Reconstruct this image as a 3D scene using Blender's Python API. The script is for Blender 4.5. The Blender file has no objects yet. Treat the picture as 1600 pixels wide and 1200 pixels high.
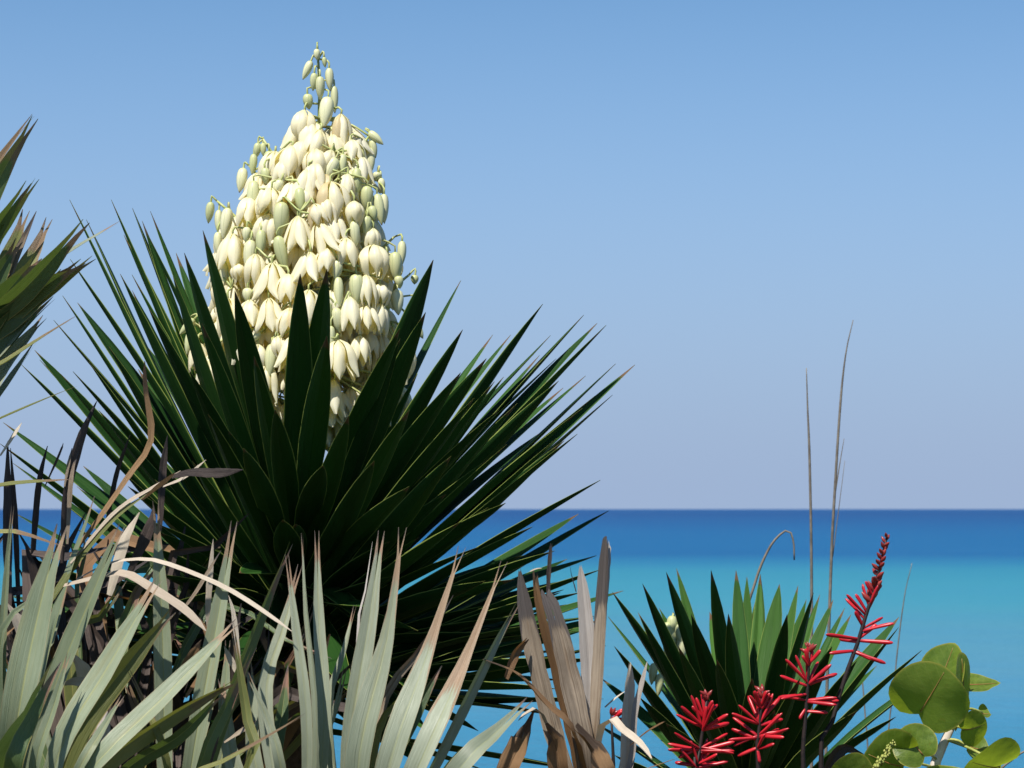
import bpy, bmesh, math, random
from mathutils import Vector, Matrix, Quaternion
random.seed(7)
S = bpy.context.scene
COL = S.collection
rad = math.radians

# ------------------------------------------------------------------ camera, world, sun, exposure
H = 6.5                      # eye height above the sea (camera stands on the dune)
F = 4000.0                   # focal length in photograph pixels (1600 wide) -> 90 mm
PITCH = math.atan(195 / F)
cam = bpy.data.cameras.new('camera'); camo = bpy.data.objects.new('camera', cam); COL.objects.link(camo)
cam.lens = F / 1600 * 36; cam.sensor_width = 36; cam.clip_start = 0.05; cam.clip_end = 80000
camo.location = (0, 0, H); camo.rotation_euler = (math.pi / 2 + PITCH, 0, 0)
cam.dof.use_dof = True; cam.dof.focus_distance = 3.8; cam.dof.aperture_fstop = 16
S.camera = camo

SUN_EL, SUN_AZ = rad(60), rad(-30)      # azimuth measured from straight behind the camera, + to the right
sdir = Vector((math.cos(SUN_EL) * math.sin(SUN_AZ), -math.cos(SUN_EL) * math.cos(SUN_AZ), math.sin(SUN_EL)))
w = bpy.data.worlds.new('World'); S.world = w; w.use_nodes = True
nt = w.node_tree; nt.nodes.clear()
sky = nt.nodes.new('ShaderNodeTexSky'); sky.sky_type = 'NISHITA'; sky.sun_disc = False
sky.sun_elevation = SUN_EL; sky.sun_rotation = math.atan2(sdir.x, sdir.y)
sky.altitude = 0; sky.air_density = 0.6; sky.dust_density = 0.2; sky.ozone_density = 6.0
bg = nt.nodes.new('ShaderNodeBackground'); bg.inputs[1].default_value = 0.10
wo = nt.nodes.new('ShaderNodeOutputWorld')
# clear-day marine haze: an even belt of pale air all round the horizon, melting into the blue by 15 degrees
tc = nt.nodes.new('ShaderNodeTexCoord'); sx = nt.nodes.new('ShaderNodeSeparateXYZ'); nt.links.new(tc.outputs['Generated'], sx.inputs[0])
mr = nt.nodes.new('ShaderNodeMapRange'); mr.interpolation_type = 'SMOOTHSTEP'; nt.links.new(sx.outputs[2], mr.inputs[0])
mr.inputs[1].default_value = math.sin(rad(15)); mr.inputs[2].default_value = 0.0
tint = nt.nodes.new('ShaderNodeMix'); tint.data_type = 'RGBA'; tint.blend_type = 'MULTIPLY'; tint.inputs[0].default_value = 1
nt.links.new(sky.outputs[0], tint.inputs[6]); tint.inputs[7].default_value = (.91, 1.10, 1.03, 1)
hz = nt.nodes.new('ShaderNodeMix'); hz.data_type = 'RGBA'; nt.links.new(mr.outputs[0], hz.inputs[0]); nt.links.new(tint.outputs[2], hz.inputs[6])
hz.inputs[7].default_value = (.346 * 7.07, .455 * 7.07, .655 * 7.07, 1)
nt.links.new(hz.outputs[2], bg.inputs[0]); nt.links.new(bg.outputs[0], wo.inputs[0])
sl = bpy.data.lights.new('sun', 'SUN'); sl.energy = 5.0; sl.angle = rad(0.5); sl.color = (1, .95, .87)
slo = bpy.data.objects.new('sun', sl); COL.objects.link(slo); slo.location = sdir * 50
slo.rotation_euler = sdir.to_track_quat('Z', 'Y').to_euler()
S.view_settings.view_transform = 'Standard'; S.view_settings.look = 'None'
S.view_settings.exposure = 0.5; S.view_settings.gamma = 1.0
S.render.resolution_x = 1024; S.render.resolution_y = 768
S.render.engine = 'CYCLES'

def P(px, py, Y):
    """photograph pixel -> world point in the vertical plane Y metres in front of the eye"""
    x, y = (px - 800) / F, (600 - py) / F
    d = Vector((x, math.cos(PITCH) - y * math.sin(PITCH), math.sin(PITCH) + y * math.cos(PITCH)))
    return Vector((0, 0, H)) + d * (Y / d.y)

# ------------------------------------------------------------------ helpers
def tag(o, label=None, cat=None, group=None, kind=None):
    if label: o['label'] = label
    if cat: o['category'] = cat
    if group: o['group'] = group
    if kind: o['kind'] = kind
    return o
def empty(name, loc, label, cat, group=None):
    o = bpy.data.objects.new(name, None); o.empty_display_size = .05
    COL.objects.link(o); o.location = loc
    return tag(o, label, cat, group)
def wloc(o):
    v = Vector(o.location)
    while o.parent: o = o.parent; v += Vector(o.location)
    return v
def link(name, me, mat, parent=None, loc=(0, 0, 0)):
    """loc is in world space"""
    o = bpy.data.objects.new(name, me); COL.objects.link(o)
    if mat and not me.materials: me.materials.append(mat)
    loc = Vector(loc)
    if parent: o.parent = parent; loc = loc - wloc(parent)
    o.location = loc
    return o
def mesh(name, vs, fs, uvs=None, smooth=True):
    me = bpy.data.meshes.new(name); me.from_pydata([tuple(v) for v in vs], [], fs)
    if uvs:
        l = me.uv_layers.new(name='UVMap')
        flat = []
        for f in fs:
            for i in f: flat += [uvs[i][0], uvs[i][1]]
        l.data.foreach_set('uv', flat)
    if smooth: me.polygons.foreach_set('use_smooth', [True] * len(me.polygons))
    me.update()
    return me
def cr(pts, n):
    """Catmull-Rom resample to n+1 points, even in arc length"""
    pts = [Vector(p) for p in pts]
    if len(pts) == 2: return [pts[0].lerp(pts[1], i / n) for i in range(n + 1)]
    q = [pts[0] * 2 - pts[1]] + pts + [pts[-1] * 2 - pts[-2]]
    d = []
    for k in range(1, len(q) - 2):
        a, b, c, e = q[k - 1:k + 3]
        for j in range(12):
            t = j / 12
            d.append(.5 * ((2 * b) + (c - a) * t + (2 * a - 5 * b + 4 * c - e) * t * t + (3 * b - a - 3 * c + e) * t ** 3))
    d.append(pts[-1])
    L = [0]
    for i in range(1, len(d)): L.append(L[-1] + (d[i] - d[i - 1]).length)
    out = []; k = 0
    for i in range(n + 1):
        s = L[-1] * i / n
        while k < len(L) - 2 and L[k + 1] < s: k += 1
        f = (s - L[k]) / max(L[k + 1] - L[k], 1e-9)
        out.append(d[k].lerp(d[k + 1], min(max(f, 0), 1)))
    return out
def interp(tab, v):
    for (a, x), (b, y) in zip(tab, tab[1:]):
        if v <= b: return x + (y - x) * (v - a) / (b - a)
    return tab[-1][1]
YUCCA = [(0, .95), (.12, .62), (.3, .82), (.5, 1), (.68, .92), (.84, .62), (.95, .26), (1, .02)]
PALM = [(0, .42), (.25, .75), (.5, .97), (.62, 1), (.78, .8), (.9, .42), (.97, .2), (1, .05)]
TAIL = [(0, .42), (.25, .76), (.45, 1), (.58, .94), (.68, .66), (.77, .38), (.88, .22), (1, .04)]
STRIP = [(0, .6), (.2, .9), (.5, 1), (.8, .9), (.93, .6), (1, .1)]
RAG = [(0, .55), (.3, .9), (.6, 1), (.85, .92), (.95, .7), (1, .45)]
def blade(name, pts, wid, nref, parent, mat, fold=.25, thick=0.0, prof=PALM, bifid=0.0, n=12, twist=0.0, roll=0.0, rag=0.0, curl=0.0, torn=0.0):
    """leaf blade along pts; nref = the upper face's normal; v runs along, u across"""
    c = cr(pts, n); base = c[0].copy()
    vs, uv, fs = [], [], []
    us = (-1, -.5, 0, 0, .5, 1)
    rg = [random.uniform(-1, 1) for _ in range(n + 1)]
    for i in range(n + 1):
        v = i / n
        t = (c[min(i + 1, n)] - c[max(i - 1, 0)]).normalized()
        nn = Vector(nref) - t * Vector(nref).dot(t)
        if nn.length < 1e-4: nn = t.orthogonal()
        nn.normalize()
        nn = Quaternion(t, rad(roll) + rad(twist) * v) @ nn
        s = t.cross(nn)
        hw = wid / 2 * interp(prof, v) * (1 + rag * rg[i])
        row = []
        for k, u in enumerate(us):
            off = 0
            if bifid and v > 1 - bifid:
                g = (v - 1 + bifid) / bifid
                side = -1 if k < 3 else 1
                uu = side * .5 + (u - side * .5)
                off = side * g * wid * .14
            p = c[i] + s * (u * hw + off) + nn * (fold * abs(u) * hw) - nn * (curl * wid * (u * u) * (1 - fold))
            if torn and i >= n - 1: p = p + t * random.uniform(-1.2, .8) * torn * wid
            row.append(p - base)
        top0 = len(vs); vs += row
        uv += [((u + 1) / 2, v) for u in us]
        if thick:
            for u, p in zip(us, row):
                vs.append(p - nn * thick * (1 - .75 * abs(u)) * interp([(0, 1), (.7, .9), (1, .15)], v))
                uv.append(((u + 1) / 2, v))
    st = 12 if thick else 6
    for i in range(n):
        a, b = i * st, (i + 1) * st
        for k in (0, 1, 3, 4):
            fs.append((a + k, a + k + 1, b + k + 1, b + k))
            if thick: fs.append((a + k + 7, a + k + 6, b + k + 6, b + k + 7))
        if thick:
            fs.append((a + 6, a, b, b + 6)); fs.append((a + 5, a + 11, b + 11, b + 5))
    return link(name, mesh(name, vs, fs, uv), mat, parent, base)
def tube_data(pts, rads, sides=7, n=None, cap=True):
    c = cr(pts, n) if n else [Vector(p) for p in pts]
    m = len(c) - 1
    vs, fs, uv = [], [], []
    ref = Vector((0.3, 1, 0.2))
    for i in range(m + 1):
        t = (c[min(i + 1, m)] - c[max(i - 1, 0)]).normalized()
        a = t.cross(ref)
        if a.length < .05: a = t.orthogonal()
        a.normalize(); b = t.cross(a)
        r = rads if isinstance(rads, (int, float)) else interp(rads, i / m)
        for k in range(sides):
            th = 2 * math.pi * k / sides
            vs.append(c[i] + (a * math.cos(th) + b * math.sin(th)) * r); uv.append((k / sides, i / m))
    for i in range(m):
        for k in range(sides):
            k2 = (k + 1) % sides
            fs.append((i * sides + k, i * sides + k2, (i + 1) * sides + k2, (i + 1) * sides + k))
    if cap:
        fs.append(tuple(range(sides - 1, -1, -1))); fs.append(tuple(m * sides + k for k in range(sides)))
    return vs, fs, uv
def tube(name, pts, rads, mat, parent=None, sides=7, n=10):
    vs, fs, uv = tube_data(pts, rads, sides, n)
    b = Vector(pts[0])
    return link(name, mesh(name, [v - b for v in vs], fs, uv), mat, parent, b)

# ------------------------------------------------------------------ materials
class N:
    def __init__(s, name):
        s.m = bpy.data.materials.new(name); s.m.use_nodes = True
        s.t = s.m.node_tree; s.t.nodes.clear(); s.out = s.t.nodes.new('ShaderNodeOutputMaterial')
    def n(s, ty, **kw):
        x = s.t.nodes.new('ShaderNode' + ty)
        for k, v in kw.items(): setattr(x, k, v)
        return x
    def put(s, sock, v):
        if isinstance(v, bpy.types.NodeSocket): s.t.links.new(v, sock)
        elif isinstance(v, (tuple, list)) and len(v) == 3 and sock.type == 'RGBA': sock.default_value = (*v, 1)
        else: sock.default_value = v
    def math(s, op, a, b=0.0, c=0.0, clamp=False):
        x = s.n('Math', operation=op, use_clamp=clamp)
        s.put(x.inputs[0], a); s.put(x.inputs[1], b); s.put(x.inputs[2], c); return x.outputs[0]
    def ramp(s, v, lo, hi):         # smooth 0..1
        x = s.n('MapRange', interpolation_type='SMOOTHSTEP')
        s.put(x.inputs[0], v); s.put(x.inputs[1], lo); s.put(x.inputs[2], hi); return x.outputs[0]
    def mix(s, f, a, b, mode='MIX'):
        x = s.n('Mix', data_type='RGBA', blend_type=mode)
        s.put(x.inputs[0], f); s.put(x.inputs[6], a); s.put(x.inputs[7], b); return x.outputs[2]
    def noise(s, vec, scale, detail=3, rough=.6):
        x = s.n('TexNoise'); s.put(x.inputs['Vector'], vec); s.put(x.inputs['Scale'], scale)
        x.inputs['Detail'].default_value = detail; x.inputs['Roughness'].default_value = rough; return x.outputs[0]
    def mapping(s, vec, scale=(1, 1, 1), loc=(0, 0, 0)):
        x = s.n('Mapping'); s.put(x.inputs[0], vec); s.put(x.inputs[3], scale); s.put(x.inputs[1], loc); return x.outputs[0]
    def bsdf(s, col, rough=.5, spec=.5, transl=0.0, tcol=None, bump=None, bstr=.2, bdist=.001, coat=0):
        p = s.n('BsdfPrincipled')
        s.put(p.inputs['Base Color'], col); s.put(p.inputs['Roughness'], rough); s.put(p.inputs['Specular IOR Level'], spec)
        if coat: p.inputs['Coat Weight'].default_value = coat; p.inputs['Coat Roughness'].default_value = .25
        bn = None
        if bump is not None:
            b = s.n('Bump'); s.put(b.inputs['Height'], bump); b.inputs['Strength'].default_value = bstr; b.inputs['Distance'].default_value = bdist
            bn = b.outputs[0]; s.t.links.new(bn, p.inputs['Normal'])
        r = p.outputs[0]
        if transl:
            tr = s.n('BsdfTranslucent'); s.put(tr.inputs[0], tcol if tcol is not None else col)
            if bn: s.t.links.new(bn, tr.inputs[1])
            mx = s.n('MixShader'); mx.inputs[0].default_value = transl
            s.t.links.new(r, mx.inputs[1]); s.t.links.new(tr.outputs[0], mx.inputs[2]); r = mx.outputs[0]
        s.t.links.new(r, s.out.inputs[0]); return s.m

def leaf_mat(name, ca, cb, tip=None, tiplen=.1, margin=None, mw=.05, mid=None, transl=.15, tcol=None, rough=.42, spec=.5, stria=.35, blotch=.4, tipdark=None, stain=None):
    N_ = N(name)
    uv = N_.n('TexCoord').outputs['UV']
    sp = N_.n('SeparateXYZ'); N_.t.links.new(uv, sp.inputs[0]); u, v = sp.outputs[0], sp.outputs[1]
    oi = N_.n('ObjectInfo'); rnd = oi.outputs['Random']
    rv = N_.n('CombineXYZ'); N_.put(rv.inputs[0], N_.math('MULTIPLY', rnd, 37.0)); N_.put(rv.inputs[2], N_.math('MULTIPLY', rnd, 91.0))
    va = N_.n('VectorMath', operation='ADD'); N_.t.links.new(uv, va.inputs[0]); N_.t.links.new(rv.outputs[0], va.inputs[1])
    long_ = N_.noise(N_.mapping(va.outputs[0], (26, 1.2, 1)), 1.0, 4, .65)
    blot = N_.noise(N_.mapping(va.outputs[0], (2.2, 7, 1)), 1.0, 4, .6)
    fine = N_.noise(N_.mapping(va.outputs[0], (60, 90, 1)), 1.0, 2, .6)
    f = N_.math('ADD', N_.math('MULTIPLY', N_.math('SUBTRACT', long_, .5), 2 * stria), N_.math('MULTIPLY', N_.math('SUBTRACT', blot, .5), 2 * blotch))
    f = N_.math('ADD', f, N_.math('ADD', .15, N_.math('MULTIPLY', rnd, .7)), clamp=True)
    col = N_.mix(f, ca, cb)
    col = N_.mix(N_.math('MULTIPLY', N_.ramp(fine, .62, .8), .25), col, tuple(x * .55 for x in ca))
    au = N_.math('ABSOLUTE', N_.math('SUBTRACT', u, .5))
    if stain:
        big = N_.noise(N_.mapping(va.outputs[0], (3.5, 2.2, 1)), 1.0, 5, .7)
        col = N_.mix(N_.math('MULTIPLY', N_.ramp(N_.math('ADD', big, N_.math('MULTIPLY', N_.ramp(au, .3, .0), .06)), .52, .72), .6), col, stain)
        spot = N_.noise(N_.mapping(va.outputs[0], (22, 60, 1)), 1.0, 3, .6)
        col = N_.mix(N_.math('MULTIPLY', N_.ramp(spot, .68, .76), .55), col, tuple(x * .35 for x in stain))
    if mid: col = N_.mix(N_.math('MULTIPLY', N_.ramp(au, .035, .012), .7), col, mid)
    if tip:
        st = N_.math('SUBTRACT', 1.0, N_.math('MULTIPLY', tiplen, N_.math('ADD', .45, N_.math('MULTIPLY', rnd, 1.1))))
        vv = N_.math('ADD', v, N_.math('MULTIPLY', N_.math('SUBTRACT', long_, .5), tiplen * .8))
        vv = N_.math('ADD', vv, N_.math('MULTIPLY', N_.ramp(au, .3, .5), tiplen * .45))
        k = N_.ramp(N_.math('SUBTRACT', vv, st), -.006, .012)
        tc = N_.mix(N_.ramp(long_, .35, .7), tip, tuple(x * .55 for x in tip))
        if tipdark: tc = N_.mix(N_.ramp(v, .955, .99), tc, tipdark)
        col = N_.mix(k, col, tc)
    if margin: col = N_.mix(N_.ramp(au, .5 - mw, .5 - mw * .35), col, margin)
    return N_.bsdf(col, rough, spec, transl, tcol if tcol else col, long_, .5, .003)

M = {}
M['yucca'] = leaf_mat('yucca_leaf', (.008, .032, .006), (.034, .100, .018), tip=(.16, .09, .05), tiplen=.035, margin=(.24, .30, .07), mw=.03, transl=.08, tcol=(.05, .22, .02), rough=.5, spec=.13, stria=.3, blotch=.2)
M['yucca_lit'] = leaf_mat('lit_yucca_leaf', (.025, .075, .010), (.065, .155, .028), tip=(.16, .09, .05), tiplen=.035, margin=(.24, .30, .07), mw=.03, transl=.2, tcol=(.12, .34, .02), rough=.5, spec=.13, stria=.3, blotch=.2)  # copy of the yucca leaf with sunlit brightness put into its colour
M['pale'] = leaf_mat('silver_palmetto_leaf', (.165, .192, .130), (.36, .392, .290), tip=(.32, .20, .13), tiplen=.075, margin=(.30, .27, .16), mw=.025, mid=(.30, .32, .17), transl=.14, tcol=(.25, .36, .10), rough=.42, spec=.45, stria=.42, blotch=.4, stain=(.24, .24, .12), tipdark=(.10, .07, .06))
M['paletip'] = leaf_mat('silver_palmetto_leaf_long_tip', (.165, .192, .130), (.36, .392, .290), tip=(.36, .24, .15), tiplen=.25, margin=(.30, .27, .16), mw=.025, mid=(.30, .32, .17), transl=.14, tcol=(.25, .36, .10), rough=.42, spec=.45, stria=.42, blotch=.4, stain=(.24, .24, .12), tipdark=(.10, .07, .06))
M['sage'] = leaf_mat('sage_palmetto_leaf', (.105, .140, .075), (.26, .300, .200), tip=(.36, .24, .15), tiplen=.07, margin=(.30, .27, .16), mw=.025, mid=(.30, .31, .12), transl=.14, tcol=(.25, .36, .10), rough=.42, spec=.45, stria=.42, blotch=.4, stain=(.24, .24, .12), tipdark=(.10, .07, .06))
M['green'] = leaf_mat('green_palmetto_leaf', (.045, .085, .030), (.12, .17, .06), tip=(.30, .16, .11), tiplen=.12, margin=(.28, .24, .08), mw=.03, mid=(.26, .27, .09), transl=.16, tcol=(.22, .34, .05), rough=.4, tipdark=(.07, .05, .06))
M['olive'] = leaf_mat('olive_palmetto_leaf', (.10, .12, .03), (.22, .22, .07), tip=(.24, .15, .09), tiplen=.14, margin=(.30, .24, .07), mw=.04, mid=(.26, .24, .07), transl=.2, tcol=(.28, .30, .04), rough=.45, tipdark=(.08, .05, .05))
M['taupe'] = leaf_mat('dead_taupe_leaf', (.12, .09, .065), (.38, .31, .235), transl=.15, tcol=(.30, .18, .08), rough=.75, spec=.2, stria=1.0, blotch=.6, stain=(.16, .10, .055), tip=(.11, .095, .09), tiplen=.16)
M['tan'] = leaf_mat('dead_brown_leaf', (.16, .085, .04), (.34, .21, .11), transl=.2, tcol=(.35, .16, .04), rough=.65, spec=.25, stria=.5, blotch=.5, tip=(.10, .07, .05), tiplen=.1)
M['cream'] = leaf_mat('bleached_leaf', (.42, .34, .26), (.68, .60, .49), transl=.18, tcol=(.5, .38, .22), rough=.65, spec=.25, stria=.45, blotch=.4)
M['grey'] = leaf_mat('weathered_grey_leaf', (.30, .265, .24), (.56, .52, .48), transl=.12, rough=.75, spec=.2, stria=.9, blotch=.45)
M['dark'] = leaf_mat('dead_dark_leaf', (.035, .026, .024), (.11, .08, .068), transl=.06, rough=.6, spec=.3, stria=.6, blotch=.5, tip=(.05, .04, .04), tiplen=.1)
M['petiole'] = leaf_mat('petiole', (.10, .11, .04), (.2, .2, .09), transl=0, rough=.5)
def simple(name, a, b, scale=30, rough=.5, spec=.4, transl=0, tcol=None, bump=.2, bd=.002):
    q = N(name); co = q.n('TexCoord').outputs['Object']
    nz = q.noise(co, scale, 5, .65); return q.bsdf(q.mix(q.ramp(nz, .3, .7), a, b), rough, spec, transl, tcol, nz, bump, bd)
M['trunk'] = simple('fibrous_trunk', (.05, .035, .025), (.16, .11, .075), 40, .85, .2, bump=.8, bd=.01)
M['stalk'] = simple('flower_stalk', (.30, .36, .12), (.42, .45, .20), 25, .45)
M['branch'] = simple('panicle_branch', (.36, .42, .13), (.52, .52, .24), 40, .45, transl=.1)
def petal_mat():
    q = N('yucca_petal'); uv = q.n('TexCoord').outputs['UV']
    sp = q.n('SeparateXYZ'); q.t.links.new(uv, sp.inputs[0]); u, v = sp.outputs[0], sp.outputs[1]
    oi = q.n('ObjectInfo').outputs['Random']
    st = q.noise(q.mapping(uv, (30, 1.5, 1)), 1, 3, .6)
    c = q.mix(q.ramp(st, .3, .7), (.88, .84, .60), (.92, .90, .76))
    c = q.mix(q.math('MULTIPLY', q.ramp(v, .28, .0), .75), c, (.66, .66, .36))
    c = q.mix(q.math('MULTIPLY', oi, .25), c, (.82, .77, .46))
    au = q.math('ABSOLUTE', q.math('SUBTRACT', u, .5))
    c = q.mix(q.math('MULTIPLY', q.ramp(au, .06, .0), .22), c, (.68, .68, .40))
    c = q.mix(q.math('MULTIPLY', q.ramp(oi, .95, .96), .55), c, (.46, .30, .13))          # a few wilting tepals
    return q.bsdf(c, .45, .3, .36, (.95, .80, .20), st, .2, .001)
M['petal'] = petal_mat()
def bud_mat():
    q = N('yucca_bud'); uv = q.n('TexCoord').outputs['UV']
    sp = q.n('SeparateXYZ'); q.t.links.new(uv, sp.inputs[0]); u, v = sp.outputs[0], sp.outputs[1]
    oi = q.n('ObjectInfo').outputs['Random']
    a = q.mix(oi, (.50, .53, .26), (.76, .74, .48))
    st = q.math('ABSOLUTE', q.math('SINE', q.math('MULTIPLY', u, math.pi * 6)))
    a = q.mix(q.math('MULTIPLY', q.ramp(st, .35, .0), .5), a, (.30, .36, .16))
    a = q.mix(q.math('MULTIPLY', q.ramp(v, .18, .0), .5), a, (.40, .46, .16))
    a = q.mix(q.ramp(v, .93, .99), a, (.16, .09, .06))
    return q.bsdf(a, .42, .4, .12, (.6, .62, .28))
M['bud'] = bud_mat()
def tubeflower_mat(name, a, b):
    q = N(name); uv = q.n('TexCoord').outputs['UV']
    sp = q.n('SeparateXYZ'); q.t.links.new(uv, sp.inputs[0]); v = sp.outputs[1]
    oi = q.n('ObjectInfo').outputs['Random']
    st = q.noise(q.mapping(uv, (9, 2, 1)), 1, 3, .6)
    c = q.mix(q.math('ADD', q.math('MULTIPLY', oi, .6), q.math('MULTIPLY', st, .4)), a, b)
    c = q.mix(q.math('MULTIPLY', q.ramp(v, .2, .0), .7), c, (.14, .012, .022))
    return q.bsdf(c, .35, .5, .12, (.6, .02, .03))
M['red'] = tubeflower_mat('coral_red', (.36, .006, .016), (.60, .018, .030))
M['redbud'] = tubeflower_mat('coral_bud', (.22, .02, .02), (.34, .05, .04))
M['darkstem'] = simple('dark_stem', (.012, .008, .008), (.03, .018, .016), 60, .6)
def grape_mat():
    q = N('sea_grape_leaf'); uv = q.n('TexCoord').outputs['UV']
    sp = q.n('SeparateXYZ'); q.t.links.new(uv, sp.inputs[0]); u, v = sp.outputs[0], sp.outputs[1]
    oi = q.n('ObjectInfo').outputs['Random']
    x = q.math('SUBTRACT', u, .5); ax = q.math('ABSOLUTE', x)
    b = q.noise(q.mapping(uv, (5, 5, 5)), 1, 4, .6)
    c = q.mix(q.ramp(b, .3, .7), (.07, .12, .012), (.15, .22, .03))
    c = q.mix(q.math('MULTIPLY', oi, .5), c, (.17, .24, .05))
    bl = q.noise(q.mapping(uv, (7, 7, 7), (3, 1, 0)), 1, 5, .7)
    c = q.mix(q.math('MULTIPLY', q.ramp(bl, .62, .72), .5), c, (.22, .15, .03))
    side = q.math('ABSOLUTE', q.math('SINE', q.math('MULTIPLY', q.math('SUBTRACT', v, q.math('MULTIPLY', ax, .9)), 19.0)))
    c = q.mix(q.math('MULTIPLY', q.ramp(side, .16, .0), .45), c, (.26, .30, .08))
    r = q.math('SQRT', q.math('ADD', q.math('MULTIPLY', x, x), q.math('POWER', q.math('SUBTRACT', v, .5), 2.0)))
    c = q.mix(q.math('MULTIPLY', q.ramp(r, .46, .5), .8), c, (.42, .38, .08))
    return q.bsdf(c, .35, .4, .42, (.42, .56, .03), b, .3, .004)
M['grape'] = grape_mat()
M['grapevein'] = simple('sea_grape_vein', (.24, .09, .03), (.30, .20, .06), 60)
M['grapestem'] = simple('sea_grape_stem', (.42, .36, .30), (.66, .60, .54), 45, .6, bump=.4)
M['catkin'] = simple('green_catkin', (.22, .26, .05), (.36, .36, .10), 90)
M['grass'] = simple('dry_grass', (.10, .085, .07), (.22, .19, .15), 40, .7)

# ------------------------------------------------------------------ setting: sea, dune
def sea_mat():
    q = N('sea_water'); co = q.n('TexCoord').outputs['Object']
    sp = q.n('SeparateXYZ'); q.t.links.new(co, sp.inputs[0]); y = sp.outputs[1]
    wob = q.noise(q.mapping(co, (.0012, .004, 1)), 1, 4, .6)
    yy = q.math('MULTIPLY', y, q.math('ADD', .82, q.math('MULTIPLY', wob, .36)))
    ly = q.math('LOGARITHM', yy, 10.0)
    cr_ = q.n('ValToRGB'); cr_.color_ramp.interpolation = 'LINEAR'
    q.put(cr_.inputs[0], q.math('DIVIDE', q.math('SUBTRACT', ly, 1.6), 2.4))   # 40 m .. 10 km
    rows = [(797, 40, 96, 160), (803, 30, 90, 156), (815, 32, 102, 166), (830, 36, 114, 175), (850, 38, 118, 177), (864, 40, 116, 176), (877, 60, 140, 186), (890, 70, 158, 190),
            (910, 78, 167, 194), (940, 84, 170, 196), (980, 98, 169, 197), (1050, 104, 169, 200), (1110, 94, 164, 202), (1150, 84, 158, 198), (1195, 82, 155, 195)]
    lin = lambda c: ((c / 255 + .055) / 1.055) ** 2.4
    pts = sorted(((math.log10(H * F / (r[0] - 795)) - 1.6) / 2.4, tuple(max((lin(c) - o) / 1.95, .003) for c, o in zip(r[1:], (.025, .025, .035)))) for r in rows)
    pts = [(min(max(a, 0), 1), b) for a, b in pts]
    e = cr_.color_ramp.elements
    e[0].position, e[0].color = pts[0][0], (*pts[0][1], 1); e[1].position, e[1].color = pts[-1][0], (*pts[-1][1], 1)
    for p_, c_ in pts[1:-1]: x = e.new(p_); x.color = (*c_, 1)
    streak = q.noise(q.mapping(co, (.02, .16, 1)), 1, 4, .6)
    col = q.mix(q.math('MULTIPLY', q.ramp(streak, .42, .72), .22), cr_.outputs[0], (.02, .15, .30))
    rip = q.noise(q.mapping(co, (.12, 1.1, 1)), 1, 5, .65)
    col = q.mix(q.math('MULTIPLY', q.math('MULTIPLY', q.ramp(rip, .45, .75), q.ramp(y, 320.0, 60.0)), .30), col, (.03, .17, .29))
    w1 = q.noise(q.mapping(co, (.5, 1.1, 1)), 1, 4, .6)
    return q.bsdf(col, .35, .025, 0, None, w1, .9, .5)
M['sea'] = sea_mat()
ys = [42 * (1.32 ** k) for k in range(26)]
vs, fs = [], []
for yv in ys:
    for k in range(9): vs.append((-(yv * 1.4 + 300) + 2 * (yv * 1.4 + 300) * k / 8, yv, 0))
for i in range(len(ys) - 1):
    for k in range(8): fs.append((i * 9 + k, i * 9 + k + 1, i * 9 + k + 10, i * 9 + k + 9))
tag(link('sea', mesh('sea', vs, fs, smooth=False), M['sea']), kind='structure')

G = H - 1.25                                     # dune top under the plants
def ground_z(x, y):
    z = G if y < 6 else G + (-.6 - G) * min(1.15, ((y - 6) / 42)) ** .9
    return z + (.05 * math.sin(x * 1.3 + y * .7) + .04 * math.sin(x * 2.9 - y * 1.7)) * (1 if y < 12 else .4)
def sand_mat():
    q = N('dune_sand'); co = q.n('TexCoord').outputs['Object']
    a = q.noise(co, 1.5, 6, .65); b = q.noise(co, 120, 3, .6)
    gy_ = q.n('SeparateXYZ'); q.t.links.new(co, gy_.inputs[0])
    c = q.mix(a, (.42, .36, .28), (.60, .54, .44))
    veg = q.mix(b, (.03, .032, .014), (.085, .075, .04))          # leaf litter and creeping green over the dune top
    c = q.mix(q.math('MULTIPLY', q.ramp(a, .22, .36), q.ramp(gy_.outputs[1], 30.0, 14.0)), c, veg)
    return q.bsdf(c, .9, .15, 0, None, q.math('ADD', a, q.math('MULTIPLY', b, .15)), .5, .04)
M['sand'] = sand_mat()
gx = [-60 + 120 * i / 80 for i in range(81)]; gy = [-12 + 62 * i / 80 for i in range(81)]
vs = [(x, y, ground_z(x, y)) for y in gy for x in gx]
fs = [(j * 81 + i, j * 81 + i + 1, (j + 1) * 81 + i + 1, (j + 1) * 81 + i) for j in range(80) for i in range(80)]
tag(link('sand_dune', mesh('sand_dune', vs, fs), M['sand']), kind='structure')

# ------------------------------------------------------------------ the flowering yucca
Y0 = 4.0
CX = 462
root = empty('yucca_plant', (P(CX, 900, Y0).x, Y0, ground_z(P(CX, 900, Y0).x, Y0) - .03),
             'large dark green yucca with a tall creamy white flower panicle', 'yucca')
axis_top = P(CX + 8, 800, Y0)
tube('trunk', [root.location, P(CX - 6, 1100, Y0), axis_top], [(0, .06), (.7, .055), (1, .03)], M['trunk'], root, 12, 10)

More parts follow.
